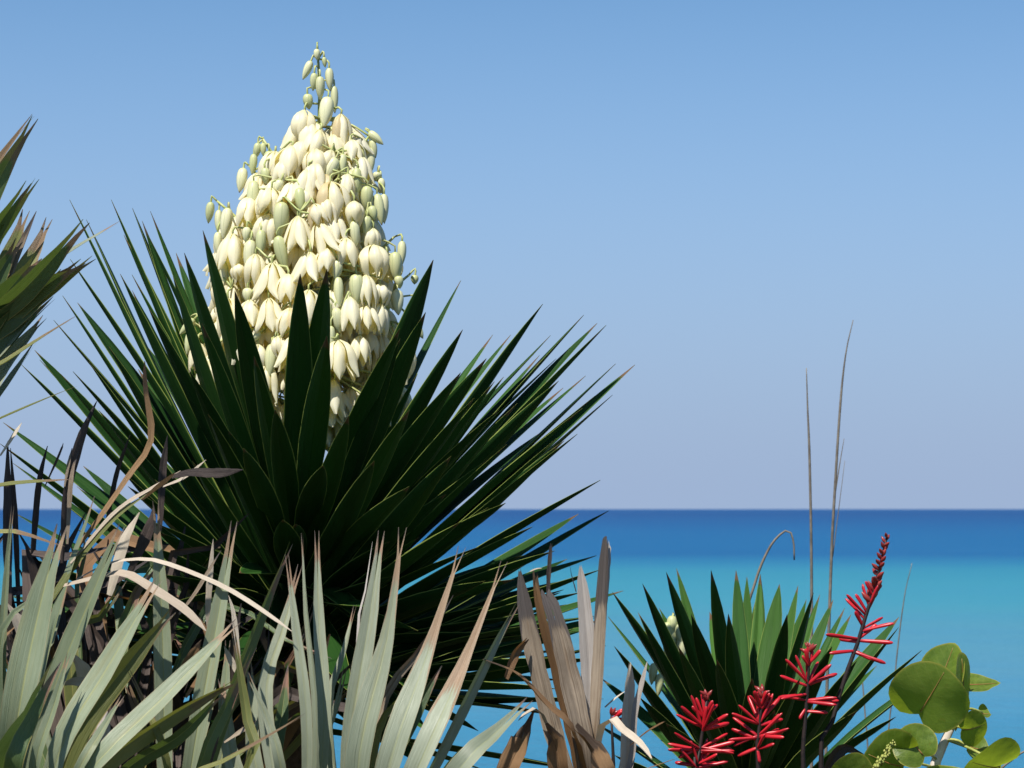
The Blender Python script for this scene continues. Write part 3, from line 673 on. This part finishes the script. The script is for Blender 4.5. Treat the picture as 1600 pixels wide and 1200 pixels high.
# silver palmetto filling the lower left
pb = frond_thing('palmetto', 130, 3.45, 'silvery palmetto with broad grey-green blades tangled with curled dead strips')
g1, k1 = frond(pb, (10, 1330), 3.4)
g2, k2 = frond(pb, (60, 1330), 3.3)
g3, k3 = frond(pb, (270, 1420), 3.4)
g4, k4 = frond(pb, (150, 1380), 3.45)
for fr, hb, kind, wd, fc, yb, yt, pts in [
    (g1,k1,'sage',60,'U',3.3,3.34,[(25,1140),(62,950),(97,820)]),
    (g1,k1,'sage',40,'L',3.42,3.44,[(60,1090),(100,930),(150,775)]),
    (g1,k1,'sage',40,'U',3.4,3.4,[(80,1090),(135,950),(191,820)]),
    (g2,k2,'sage',50,'U',3.25,3.3,[(95,1170),(170,1040),(248,905)]),
    (g2,k2,'olive',40,'D',3.3,3.36,[(120,1150),(205,1030),(271,953)]),
    (g3,k3,'sage',32,'F',3.45,3.47,[(258,1200),(254,1000),(243,782)]),
    (g2,k2,'sage',44,'U',3.2,3.3,[(140,1205),(260,1085),(372,970)]),
    (g2,k2,'olive',36,'D',3.26,3.35,[(150,1205),(265,1120),(374,1061)]),
    (g3,k3,'sage',34,'F',3.36,3.42,[(300,1190),(338,980),(366,814)]),
    (g3,k3,'green',32,'R',3.38,3.45,[(335,1160),(400,980),(455,848)]),
    (g2,k2,'sage',22,'U',3.22,3.24,[(55,1200),(85,1100),(108,1020)]),
    (g1,k1,'green',56,'D',3.2,3.25,[(5,1195),(45,1110),(90,1030)]),
    (g2,k2,'sage',22,'U',3.2,3.25,[(125,1200),(160,1140),(192,1086)]),
    (g3,k3,'olive',14,'B',3.3,3.3,[(262,1205),(230,1110),(199,1043)]),
    (g1,k1,'sage',14,'U',3.36,3.36,[(4,1050),(10,900),(20,790)]),
    (g1,k1,'sage',18,'U',3.35,3.33,[(0,1010),(50,940),(90,880)]),
    (g3,k3,'sage',28,'F',3.42,3.45,[(345,1190),(352,1080),(356,1000)]),
    (g3,k3,'olive',18,'B',3.28,3.3,[(390,1195),(385,1120),(362,972)]),
    (g3,k3,'sage',30,'F',3.44,3.5,[(300,1190),(325,1090),(335,990)]),
    (g3,k3,'green',30,'R',3.3,3.35,[(310,1205),(355,1100),(398,1010)]),
    (g4,k4,'sage',24,'L',3.5,3.52,[(60,1080),(85,1000),(110,900)]),
    (g4,k4,'olive',26,'D',3.5,3.54,[(110,1010),(160,960),(195,905)]),
    (g4,k4,'green',30,'D',3.5,3.55,[(60,1160),(30,1040),(0,960)]),
    (g4,k4,'sage',26,'U',3.52,3.56,[(170,1180),(165,1080),(150,1000)]),
    (g4,k4,'olive',24,'U',3.5,3.5,[(220,1190),(215,1120),(195,1060)]),
    (g2,k2,'green',26,'D',3.3,3.25,[(200,1200),(280,1150),(350,1080)]),
    (g2,k2,'olive',12,'B',3.2,3.2,[(300,1210),(350,1190),(420,1150),(478,1115)])]:
    leaflet(fr, kind, wd, fc, yb, yt, pts, hb)
# dead blades in the same clump
for kind, wd, fc, yb, yt, pts in [
    ('cream',19,'B',3.42,3.36,[(100,915),(157,902),(195,897),(240,922),(287,952),(322,985)]),
    ('cream',10,'B',3.46,3.36,[(120,905),(170,880),(212,874),(240,875),(287,890),(350,917),(400,947),(456,986)]),
    ('dark',15,'D',3.55,3.6,[(14,1000),(12,840),(12,689)]),('dark',15,'R',3.6,3.6,[(30,980),(24,840),(17,700)]),
    ('dark',17,'R',3.55,3.55,[(50,900),(55,820),(62,750),(75,697)]),('dark',20,'R',3.5,3.52,[(98,880),(104,780),(125,690),(152,627)]),('taupe',9,'U',3.49,3.5,[(105,850),(112,745),(124,700)]),
    ('dark',5,'R',3.5,3.5,[(70,760),(90,715),(99,693),(94,704)]),('dark',15,'R',3.6,3.6,[(165,830),(182,740),(204,680)]),('dark',13,'D',3.6,3.6,[(250,830),(254,735),(262,680)]),
    ('tan',11,'U',3.45,3.4,[(110,870),(155,810),(200,745),(236,688),(227,605),(226,564)]),
    ('olive',22,'U',3.44,3.42,[(70,950),(125,870),(180,808),(243,762)]),('cream',9,'U',3.435,3.415,[(110,880),(180,800),(242,760),(282,735)]),('taupe',14,'R',3.42,3.4,[(222,782),(244,762),(275,738)]),('dark',15,'F',3.415,3.39,[(268,745),(300,738),(340,739),(380,734)]),
    ('cream',24,'U',3.5,3.48,[(170,930),(192,850),(205,822),(217,800)]),('dark',18,'D',3.5,3.5,[(200,900),(235,820),(240,790)]),
    ('cream',10,'F',3.5,3.48,[(330,1010),(325,950),(333,842)]),('taupe',9,'U',3.45,3.45,[(280,960),(310,920),(345,860)]),('tan',14,'U',3.5,3.48,[(160,1080),(215,1020),(240,985)]),
    ('cream',22,'U',3.5,3.48,[(60,1060),(35,985),(12,942)]),('tan',20,'U',3.52,3.5,[(0,1000),(30,975),(60,1000)]),
    ('cream',28,'U',3.48,3.46,[(150,1150),(135,1060),(112,1020)]),('cream',16,'U',3.42,3.42,[(170,1070),(120,1065),(95,1070)]),('grey',24,'F',3.46,3.48,[(165,1200),(160,1120),(145,1080)]),
    ('tan',12,'U',3.46,3.46,[(290,1090),(330,1020),(310,960)]),('cream',10,'U',3.4,3.4,[(375,1060),(360,1030),(350,1010)]),('cream',8,'F',3.36,3.36,[(375,1040),(365,960),(357,930)]),
    ('taupe',8,'U',3.35,3.35,[(350,1160),(380,1140),(402,1125)]),('dark',8,'R',3.25,3.25,[(325,1205),(335,1170),(342,1150)]),('tan',20,'D',3.5,3.5,[(260,1080),(285,1050),(315,1000)]),
    ('taupe',14,'L',3.5,3.5,[(100,760),(108,720),(112,700)]),('cream',8,'U',3.5,3.5,[(0,712),(15,690),(34,660)]),('cream',9,'U',3.5,3.45,[(255,760),(290,745),(322,718)])]:
    leaflet(g4, kind, wd, fc, yb, yt, pts, None, prof=STRIP if len(pts) > 4 else PALM, fold=random.uniform(.1, .4), rag=.08, twist=random.uniform(-35, 35), curl=.1)
for k in range(190):           # tangle of old blades inside the clump
    x = random.uniform(-40, 440); y = random.uniform(840, 1240); a = rad(random.gauss(75, 38)); L = random.uniform(110, 240)
    if y - L * math.sin(a) < (800 if x < 280 else 930): continue
    kind = random.choice(['dark'] * 7 + ['tan', 'olive', 'green', 'green'])
    yy = random.uniform(3.52, 3.85)
    leaflet(g4 if k % 2 else g3, kind, random.uniform(14, 30), random.choice('DDRLU'), yy, yy + random.uniform(-.06, .06),
            [(x, y), (x + L * .5 * math.cos(a) + random.uniform(-12, 12), y - L * .5 * math.sin(a)), (x + L * math.cos(a), y - L * math.sin(a))], k4 if k % 2 else k3, prof=STRIP, n=9)

# silver palmetto in front of the yucca
pc_ = frond_thing('palmetto', 550, 3.4, 'silvery palmetto fan of upright brown-tipped blades in front of the large yucca')
c1, hc = frond(pc_, (555, 1430), 3.35)
c2, hc2 = frond(pc_, (470, 1430), 3.4)
for fr, hb, kind, wd, fc, yb, yt, pts in [
    (c2,hc2,'pale',20,'U',3.36,3.4,[(480,1150),(462,980),(448,866)]),(c2,hc2,'pale',22,'L',3.34,3.4,[(495,1150),(479,950),(472,832)]),(c2,hc2,'pale',24,'F',3.36,3.42,[(505,1160),(498,970),(495,829)]),
    (c1,hc,'pale',34,'F',3.34,3.42,[(545,1190),(578,960),(596,829)]),(c1,hc,'grey',10,'L',3.4,3.45,[(560,1000),(572,920),(582,846)]),
    (c1,hc,'paletip',48,'U',3.28,3.36,[(560,1190),(605,1000),(629,824)]),(c1,hc,'paletip',48,'U',3.26,3.36,[(610,1190),(665,1030),(722,854)]),(c1,hc,'paletip',44,'U',3.24,3.36,[(655,1195),(720,1050),(788,877)]),
    (c1,hc,'pale',28,'R',3.36,3.42,[(680,1190),(768,1015),(813,936)]),(c1,hc,'pale',40,'U',3.2,3.3,[(715,1205),(775,1145),(828,1092)]),
    (c2,hc2,'pale',27,'U',3.42,3.46,[(415,1110),(446,970),(469,882)]),(c2,hc2,'pale',30,'U',3.4,3.44,[(370,1210),(355,1120),(345,1060)]),
    (c1,hc,'pale',24,'L',3.42,3.48,[(515,1130),(538,1020),(555,945)]),(c1,hc,'pale',20,'U',3.44,3.46,[(505,1180),(525,1110),(540,1040)]),
    (c1,hc,'taupe',16,'D',3.42,3.45,[(590,1120),(660,1010),(708,930)]),(c1,hc,'olive',16,'D',3.4,3.42,[(585,1160),(625,1090),(655,1050)]),
    (c2,hc2,'pale',26,'F',3.42,3.46,[(400,1200),(395,1100),(388,1030)]),(c2,hc2,'green',26,'D',3.44,3.5,[(430,1200),(440,1120),(450,1040)]),
    (c1,hc,'green',30,'D',3.46,3.5,[(600,1210),(640,1130),(690,1040)]),(c1,hc,'pale',30,'R',3.4,3.4,[(690,1210),(740,1160),(790,1130)]),(c2,hc2,'pale',20,'U',3.3,3.32,[(440,1210),(420,1130),(385,1050)])]:
    leaflet(fr, kind, wd, fc, yb, yt, pts, hb, bifid=random.choice((.05, .09, .12)) if kind in ('pale', 'paletip') else 0)

# dead palmetto frond
pd = frond_thing('dead_palmetto_frond', 900, 3.55, 'dead brown and grey palmetto frond with ragged upright blades beside the large yucca', 'dead frond')
hd = P(915, 1330, 3.55)
tube('petiole', [pd.location, Vector(pd.location).lerp(hd, .5), hd], [(0, .014), (1, .009)], M['taupe'], pd, 7, 8)
for kind, wd, fc, yb, yt, pts, pr in [
    ('taupe',30,'F',3.5,3.52,[(890,1230),(860,1123),(828,985),(812,890)],STRIP),('tan',32,'L',3.5,3.52,[(905,1210),(873,1067),(842,950),(833,886)],RAG),('taupe',34,'F',3.47,3.5,[(915,1190),(885,1040),(865,960),(852,925)],RAG),
    ('dark',7,'F',3.51,3.5,[(857,960),(857,905),(861,850)],RAG),('grey',29,'F',3.5,3.52,[(922,1150),(921,1040),(914,960),(907,884)],STRIP),('dark',5,'R',3.51,3.52,[(900,925),(893,900),(890,882)],STRIP),
    ('taupe',24,'L',3.48,3.5,[(930,1170),(938,1060),(943,960),(948,847)],RAG),('grey',12,'F',3.5,3.505,[(940,990),(946,910),(951,848)],RAG),
    ('tan',28,'B',3.45,3.38,[(900,1160),(850,1100),(807,1053),(756,1029)],PALM),('tan',38,'F',3.45,3.44,[(800,1230),(810,1170),(828,1122)],RAG),('tan',18,'D',3.46,3.5,[(790,1060),(805,1020),(822,1000)],RAG),
    ('tan',46,'B',3.42,3.4,[(945,1240),(925,1175),(905,1148)],RAG),('tan',34,'U',3.42,3.38,[(880,1230),(868,1165),(848,1132)],RAG),
    ('cream',21,'F',3.56,3.58,[(972,1220),(979,1140),(983,1080),(984,1036)],STRIP),('grey',15,'L',3.55,3.57,[(982,1210),(993,1115),(1004,1065),(1011,1033)],STRIP),
    ('cream',24,'B',3.46,3.4,[(945,1138),(975,1148),(1000,1165),(1018,1186)],STRIP),('cream',20,'B',3.45,3.43,[(850,1128),(830,1113),(808,1128)],STRIP),
    ('cream',5,'B',3.5,3.5,[(945,1105),(960,1092),(976,1080)],STRIP),('tan',6,'B',3.5,3.45,[(985,1165),(1010,1145),(1040,1127)],STRIP),('tan',6,'B',3.5,3.45,[(1000,1205),(1030,1195),(1055,1186)],STRIP),
    ('cream',3,'U',3.51,3.51,[(828,893),(838,889),(847,888)],STRIP)]:
    p3 = [P(x, y, yb + (yt - yb) * i / (len(pts) - 1)) for i, (x, y) in enumerate(pts)]
    blade('leaflet', ([hd] if pts[0][1] > 1120 and wd > 12 else []) + p3, wd * yb / F, FACE[fc], pd, M[kind], fold=random.uniform(.25, .6), prof=pr, n=18, rag=.09, torn=.5 if pr is RAG else .15, twist=random.uniform(-25, 25), curl=random.uniform(-.15, .25))

# ------------------------------------------------------------------ coral beans
def tube_flower_mesh(bend, L=1):
    pr = [(0, .05), (.06, .12), (.25, .13), (.6, .15), (.85, .155), (.96, .10), (1, .02)]
    vs, fs, uv = [], [], []
    for v, r in pr:
        for k in range(7):
            a = 2 * math.pi * k / 7
            vs.append((r * 1.15 * math.cos(a), r * .8 * math.sin(a) + bend * v * v, -v)); uv.append((k / 7, v))
    for i in range(len(pr) - 1):
        for k in range(7): fs.append((i * 7 + k, i * 7 + (k + 1) % 7, (i + 1) * 7 + (k + 1) % 7, (i + 1) * 7 + k))
    return mesh('flower', vs, fs, uv)
TF = [tube_flower_mesh(b) for b in (-.16, -.05, .08, .18)]
for m_ in TF: m_.materials.append(M['red'])
RB = [lathe('bud', [(0, .08), (.1, .26), (.35, .42), (.6, .40), (.85, .2), (1, .03)], 8, 0, b) for b in (-.1, .1)]
for m_ in RB: m_.materials.append(M['redbud'])
def coral(stem_px, Y, label, flowers, buds):
    b = P(*stem_px[0], Y); g = Vector((b.x + .02, Y, ground_z(b.x, Y) - .02))
    t = empty('coral_bean', g, label, 'flower stalk', None)
    pts = [g] + [P(x, y, Y) for x, y in stem_px]
    tube('stem', pts, [(0, .006), (.6, .0042), (.9, .003), (1, .0016)], M['darkstem'], t, 7, 30)
    dense = cr(pts, 600)
    for (x, y, ang, L, dep) in flowers:          # ang: 0 = right, 90 = up (in the picture)
        s0 = min(dense, key=lambda q: (q - P(x, y, Y)).length)
        d = Vector((math.cos(rad(ang)), dep, math.sin(rad(ang)))).normalized()
        top = s0 + d * .006
        o = link('flower', random.choice(TF), None, t, s0); o.rotation_mode = 'QUATERNION'; o.rotation_quaternion = orient(d, random.uniform(0, 6.28)); Lm = L * Y / F
        o.scale = (.0185, .0185, Lm)
    for (x, y, ang, L, dep) in buds:
        s0 = min(dense, key=lambda q: (q - P(x, y, Y)).length)
        d = Vector((math.cos(rad(ang)), dep, math.sin(rad(ang)))).normalized()
        o = link('bud', random.choice(RB), None, t, s0); o.rotation_mode = 'QUATERNION'; o.rotation_quaternion = orient(d, random.uniform(0, 6.28)); Lm = L * Y / F
        o.scale = (Lm * .5, Lm * .5, Lm)
    return t
def whorl(cx, cy, n, amin, amax, Lr):
    return [(cx, cy + random.uniform(-5, 5), amin + (amax - amin) * (i + random.uniform(-.25, .25)) / max(n - 3, 2), random.uniform(*Lr), random.uniform(-.6, .6)) for i in range(max(n - 2, 3))]
stem1 = [(1283,1230),(1300,1130),(1325,1045),(1342,1000),(1352,965),(1365,925),(1376,880),(1386,838)]
fl1 = [(1345,958,135,46,-.2),(1343,965,128,44,.2),(1338,985,18,52,-.3),(1340,980,25,40,.3),(1338,998,170,56,-.2),(1336,1000,172,30,.3),(1337,1000,-3,54,-.3),(1340,1000,-5,52,.2),(1344,998,38,34,0),
       (1326,1012,182,42,-.3),(1333,1015,-28,30,-.2),(1334,1018,-20,52,-.3),(1352,955,60,36,.1),(1350,955,118,34,-.1),(1356,945,65,34,-.2),(1354,945,110,36,.2),(1362,935,58,26,.1),(1360,930,120,26,-.2),(1340,975,120,28,-.2)]
bd1 = []
for i in range(25):
    f = i / 24; x = 1360 + (1388 - 1360) * f; y = 940 - 100 * f
    bd1.append((x, y, (55 if i % 2 else 125) + random.uniform(-15, 15), 21 - 9 * f, random.uniform(-1.6, 1.2)))
coral(stem1, 3.8, 'tallest coral bean spike with small red buds above open tube flowers', fl1, bd1)
stem2 = [(1256,1240),(1257,1150),(1262,1070),(1266,1008)]
fl2 = whorl(1262,1068,9,25,155,(36,52)) + whorl(1260,1092,8,-8,10,(32,52)) + whorl(1260,1090,5,172,190,(36,52)) + [(1258,1112,-2,34,-.2),(1258,1108,230,20,-.2)] + whorl(1264,1040,7,50,130,(20,30))
bd2 = whorl(1266,1016,9,30,150,(12,18))
coral(stem2, 3.78, 'red coral bean spike of medium height below the tallest spike', fl2, bd2)
stem3 = [(1186,1250),(1184,1170),(1188,1120),(1192,1080)]
fl3 = whorl(1186,1130,9,20,160,(42,56)) + whorl(1184,1152,8,-5,50,(38,54)) + whorl(1184,1152,6,140,200,(38,52)) + whorl(1183,1168,5,-10,190,(26,40)) + whorl(1189,1105,8,45,135,(24,34)) + [(1182,1170,-80,22,-.3)]
coral(stem3, 3.76, 'short red coral bean spike directly beside the medium-height one', fl3, whorl(1191,1086,7,40,140,(12,18)))
stem4 = [(1088,1260),(1090,1200),(1098,1140),(1105,1088)]
fl4 = whorl(1098,1140,9,15,160,(42,58)) + whorl(1094,1172,7,-10,25,(40,58)) + whorl(1092,1172,6,150,200,(36,56)) + whorl(1090,1195,8,-20,60,(36,50)) + whorl(1090,1195,4,110,170,(30,44)) + whorl(1102,1118,8,45,135,(24,36))
coral(stem4, 3.72, 'dense low red coral bean spike nearest the dead brown frond', fl4, whorl(1105,1092,8,40,140,(12,18)))
coral([(960,1260),(958,1180),(955,1118)], 3.85, 'small red coral bean blossom half hidden behind the dead brown frond', whorl(955,1125,5,0,60,(22,30)), whorl(955,1112,4,30,90,(12,16)))

# ------------------------------------------------------------------ sea grape
YG = 3.75
bp = P(1470, 1240, YG)
sg = empty('sea_grape', (bp.x, YG, ground_z(bp.x, YG) - .02), 'young sea grape shrub with round leathery green leaves and pale stem', 'shrub')
spts = [sg.location, P(1455, 1300, YG), P(1462, 1195, YG), P(1480, 1150, YG), P(1500, 1110, YG + .01)]
tube('stem', spts, [(0, .014), (.7, .0095), (.9, .008), (1, .005)], M['grapestem'], sg, 9, 24)
def round_leaf(cx, cy, rx, ry, rot, nrm, Y, cup=.12, fold=0.14, pointy=0.0, wave=.08, mat='grape', vein=True):
    """disc leaf: rot = picture angle of the leaf tip, nrm = upper face normal"""
    nrm = Vector(nrm).normalized(); c = P(cx, cy, Y)
    t = Vector((math.cos(rad(rot)), 0, math.sin(rad(rot)))); t = (t - nrm * t.dot(nrm)).normalized(); s = t.cross(nrm)
    k = Y / F; vs, fs, uv = [], [], []; rings, seg = 6, 28
    ph = random.uniform(0, 6)
    def shape(r, a):
        x, y = math.cos(a), math.sin(a)                       # y along the tip
        notch = 1 - .34 * math.exp(-((a + math.pi / 2) / .28) ** 2)
        tipf = 1 + pointy * math.exp(-((a - math.pi / 2) / .35) ** 2)
        X = x * r * rx * notch * (1 - .3 * pointy * max(y, 0)); Yv = y * r * ry * notch * tipf
        Z = cup * (r * r) * (rx + ry) / 2 + fold * abs(x) * r * rx + wave * rx * r * r * math.sin(3 * a + ph)
        return (s * X + t * Yv + nrm * Z) * k
    vs.append(Vector((0, 0, 0))); uv.append((.5, .5))
    for i in range(1, rings + 1):
        for j in range(seg):
            a = -math.pi / 2 + 2 * math.pi * j / seg
            aa = a if a <= math.pi else a - 2 * math.pi
            r = i / rings; vs.append(shape(r, aa)); uv.append((.5 + .5 * r * math.cos(a), .5 + .5 * r * math.sin(a)))
    for j in range(seg): fs.append((0, 1 + j, 1 + (j + 1) % seg))
    for i in range(rings - 1):
        for j in range(seg):
            a, b = 1 + i * seg + j, 1 + i * seg + (j + 1) % seg; fs.append((a, a + seg, b + seg, b))
    o = link('leaf', mesh('leaf', vs, fs, uv), M[mat], sg, c)
    basev = c + shape(.78, -math.pi / 2)
    if vein:
        vp = [c + shape(r, -math.pi / 2) + nrm * .0004 for r in (.78, .5, .25)] + [c + nrm * .0004] + [c + shape(r, math.pi / 2) + nrm * .0004 for r in (.3, .6, .85)]
        tube('vein', vp, [(0, .0012), (.5, .0007), (1, .0003)], M['grapevein'], o, 5, 10)
    j = min(cr(spts, 60), key=lambda q: (q - basev).length)
    tube('leaf_stalk', [j, j.lerp(basev, .5) + Vector((0, 0, .004)), basev], .0022, M['catkin'], sg, 6, 6)
    return o
round_leaf(1452, 1090, 64, 58, 62, (-.25, -.80, -.35), 3.70, cup=-.10, wave=.10)
round_leaf(1474, 1052, 38, 46, 70, (-.45, -.8, .25), 3.78, cup=.1, pointy=.1)
round_leaf(1505, 1085, 26, 66, 100, (.75, -.6, -.1), 3.76, cup=-.12)
round_leaf(1522, 1070, 28, 26, 20, (.1, -.5, .8), 3.8, cup=.05, pointy=.7)
round_leaf(1520, 1138, 34, 24, 15, (.15, -.7, -.4), 3.72, cup=-.15)
round_leaf(1525, 1170, 26, 20, -5, (.1, -.6, .5), 3.74, cup=.15)
round_leaf(1538, 1116, 22, 9, 5, (.1, -.35, .9), 3.78, cup=.2)
round_leaf(1430, 1165, 36, 34, 130, (-.2, -.9, .15), 3.68, cup=-.05, wave=.09)
round_leaf(1548, 1198, 62, 40, 150, (.2, -.6, -.55), 3.66, cup=-.15)
round_leaf(1388, 1192, 68, 40, 155, (-.1, -.75, -.4), 3.7, cup=-.12)
round_leaf(1330, 1215, 44, 34, 165, (-.1, -.8, -.3), 3.7, cup=-.1)
round_leaf(1480, 1225, 50, 30, 90, (0, -.7, .4), 3.7, cup=.05)
cat_ = tube('flower_spike', [P(1440, 1225, 3.66), P(1372, 1200, 3.66), P(1382, 1180, 3.66), P(1395, 1160, 3.66)], [(0, .002), (1, .0012)], M['catkin'], sg, 6, 14)
seg = cr([P(1366, 1205, 3.66), P(1382, 1180, 3.66), P(1395, 1160, 3.66)], 16)
vs, fs = [], []
for i, p in enumerate(seg):
    for j in range(3):
        q = p + Vector((random.uniform(-.005, .005), random.uniform(-.005, .005), random.uniform(-.003, .003))); r = .0034 * (1 - .5 * i / 16); o = len(vs)
        vs += [q + Vector(v) * r for v in ((1,0,0),(-1,0,0),(0,1,0),(0,-1,0),(0,0,1.3),(0,0,-1.3))]
        fs += [(o+a,o+b,o+c) for a,b,c in ((0,2,4),(2,1,4),(1,3,4),(3,0,4),(2,0,5),(1,2,5),(3,1,5),(0,3,5))]
b0 = seg[0]; link('flower_bud_cluster', mesh('flower_bud_cluster', [v - b0 for v in vs], fs), M['catkin'], cat_, b0)
# fallen dark leaf caught in the stems
dl = P(1300, 1260, 3.74)
dr = empty('dead_leaf', P(1300, 1215, 3.74), 'blackened curled dead leaf caught between the sea grape and small yucca', 'leaf')
blade('leaf_blade', [P(1285, 1240, 3.74), P(1295, 1200, 3.73), P(1318, 1166, 3.72), P(1350, 1178, 3.70)], .020, (-.1, -.8, -.5), dr, M['dark'], prof=PALM, fold=.5, curl=-.1)

# ------------------------------------------------------------------ tall grass stems
def grass(label, px, Y, r0, r1, seeds=0, group=None, mat='grass'):
    b = P(*px[0], Y); g = Vector((b.x, Y, ground_z(b.x, Y) - .02))
    pts = [g] + [P(x, y, Y) for x, y in px]
    o = empty('grass_stalk', g, label, 'grass stalk', group)
    tube('stem', pts, [(0, r0), (.6, r0 * .8), (.9, (r0 * .5 + r1 * .5)), (1, r1)], M[mat], o, 6, 110)
    return o
YGR = 5.2
grass('tall dry grass stalk leaning slightly left at its tip above the sea', [(1268,1230),(1268,900),(1265,720),(1262,640),(1260,575)], YGR, .0042, .0009)
gt = grass('tallest dry grass stalk with a curved tip rising above the horizon', [(1290,1230),(1298,900),(1306,740),(1314,620),(1322,550),(1333,500)], YGR, .0042, .0008)
tube('side_blade', [P(1305, 770, YGR), P(1313, 720, YGR), P(1319, 685, YGR)], [(0, .0016), (1, .0006)], M['grass'], gt, 5, 8)
tube('side_blade', [P(1301, 870, YGR), P(1310, 800, YGR), P(1320, 720, YGR)], [(0, .0012), (1, .0005)], M['grass'], gt, 5, 8)
grass('thin faint grass stalk leaning right behind the sea grape leaves', [(1385,1240),(1398,1060),(1412,940),(1425,880)], YGR, .002, .0006)
grass('short dry grass stalk standing between the small yucca and sea grape', [(1357,1240),(1352,1120),(1345,1040),(1340,1000)], YGR, .0022, .0008)
grass('bent dry grass blade drooping over at its frayed tip', [(1150,1240),(1160,1000),(1180,910),(1200,860),(1218,836),(1233,829),(1240,848),(1241,875)], 4.6, .0034, .0014, mat='grass')
g_ = grass('bare pale twig arching in beside the sea grape', [(1545,1300),(1560,1212),(1578,1190),(1605,1172),(1640,1165)], 3.75, .0024, .0012)

# ------------------------------------------------------------------ low ground cover on the dune, below the camera's view
gc = random.Random(3); vs, fs, uv = [], [], []
for k in range(9000):
    x, y = gc.uniform(-7, 7), gc.uniform(1.8, 11); z = ground_z(x, y) - .01
    h = gc.uniform(.10, .34); a = gc.uniform(0, 6.28); l = gc.uniform(.05, .25) * h * 2; wd = gc.uniform(.004, .011)
    c, sn = math.cos(a), math.sin(a); o = len(vs)
    vs += [(x - sn * wd, y + c * wd, z), (x + sn * wd, y - c * wd, z), (x + c * l * .4 + sn * wd * .7, y + sn * l * .4 - c * wd * .7, z + h * .6), (x + c * l * .4 - sn * wd * .7, y + sn * l * .4 + c * wd * .7, z + h * .6), (x + c * l, y + sn * l, z + h)]
    uv += [(0, 0), (1, 0), (1, .6), (0, .6), (.5, 1)]
    fs += [(o, o + 1, o + 2, o + 3), (o + 3, o + 2, o + 4)]
tag(link('dune_grass', mesh('dune_grass', vs, fs, uv), M['green']), 'low green grass covering the sandy dune beneath the yuccas', 'grass', kind='stuff')
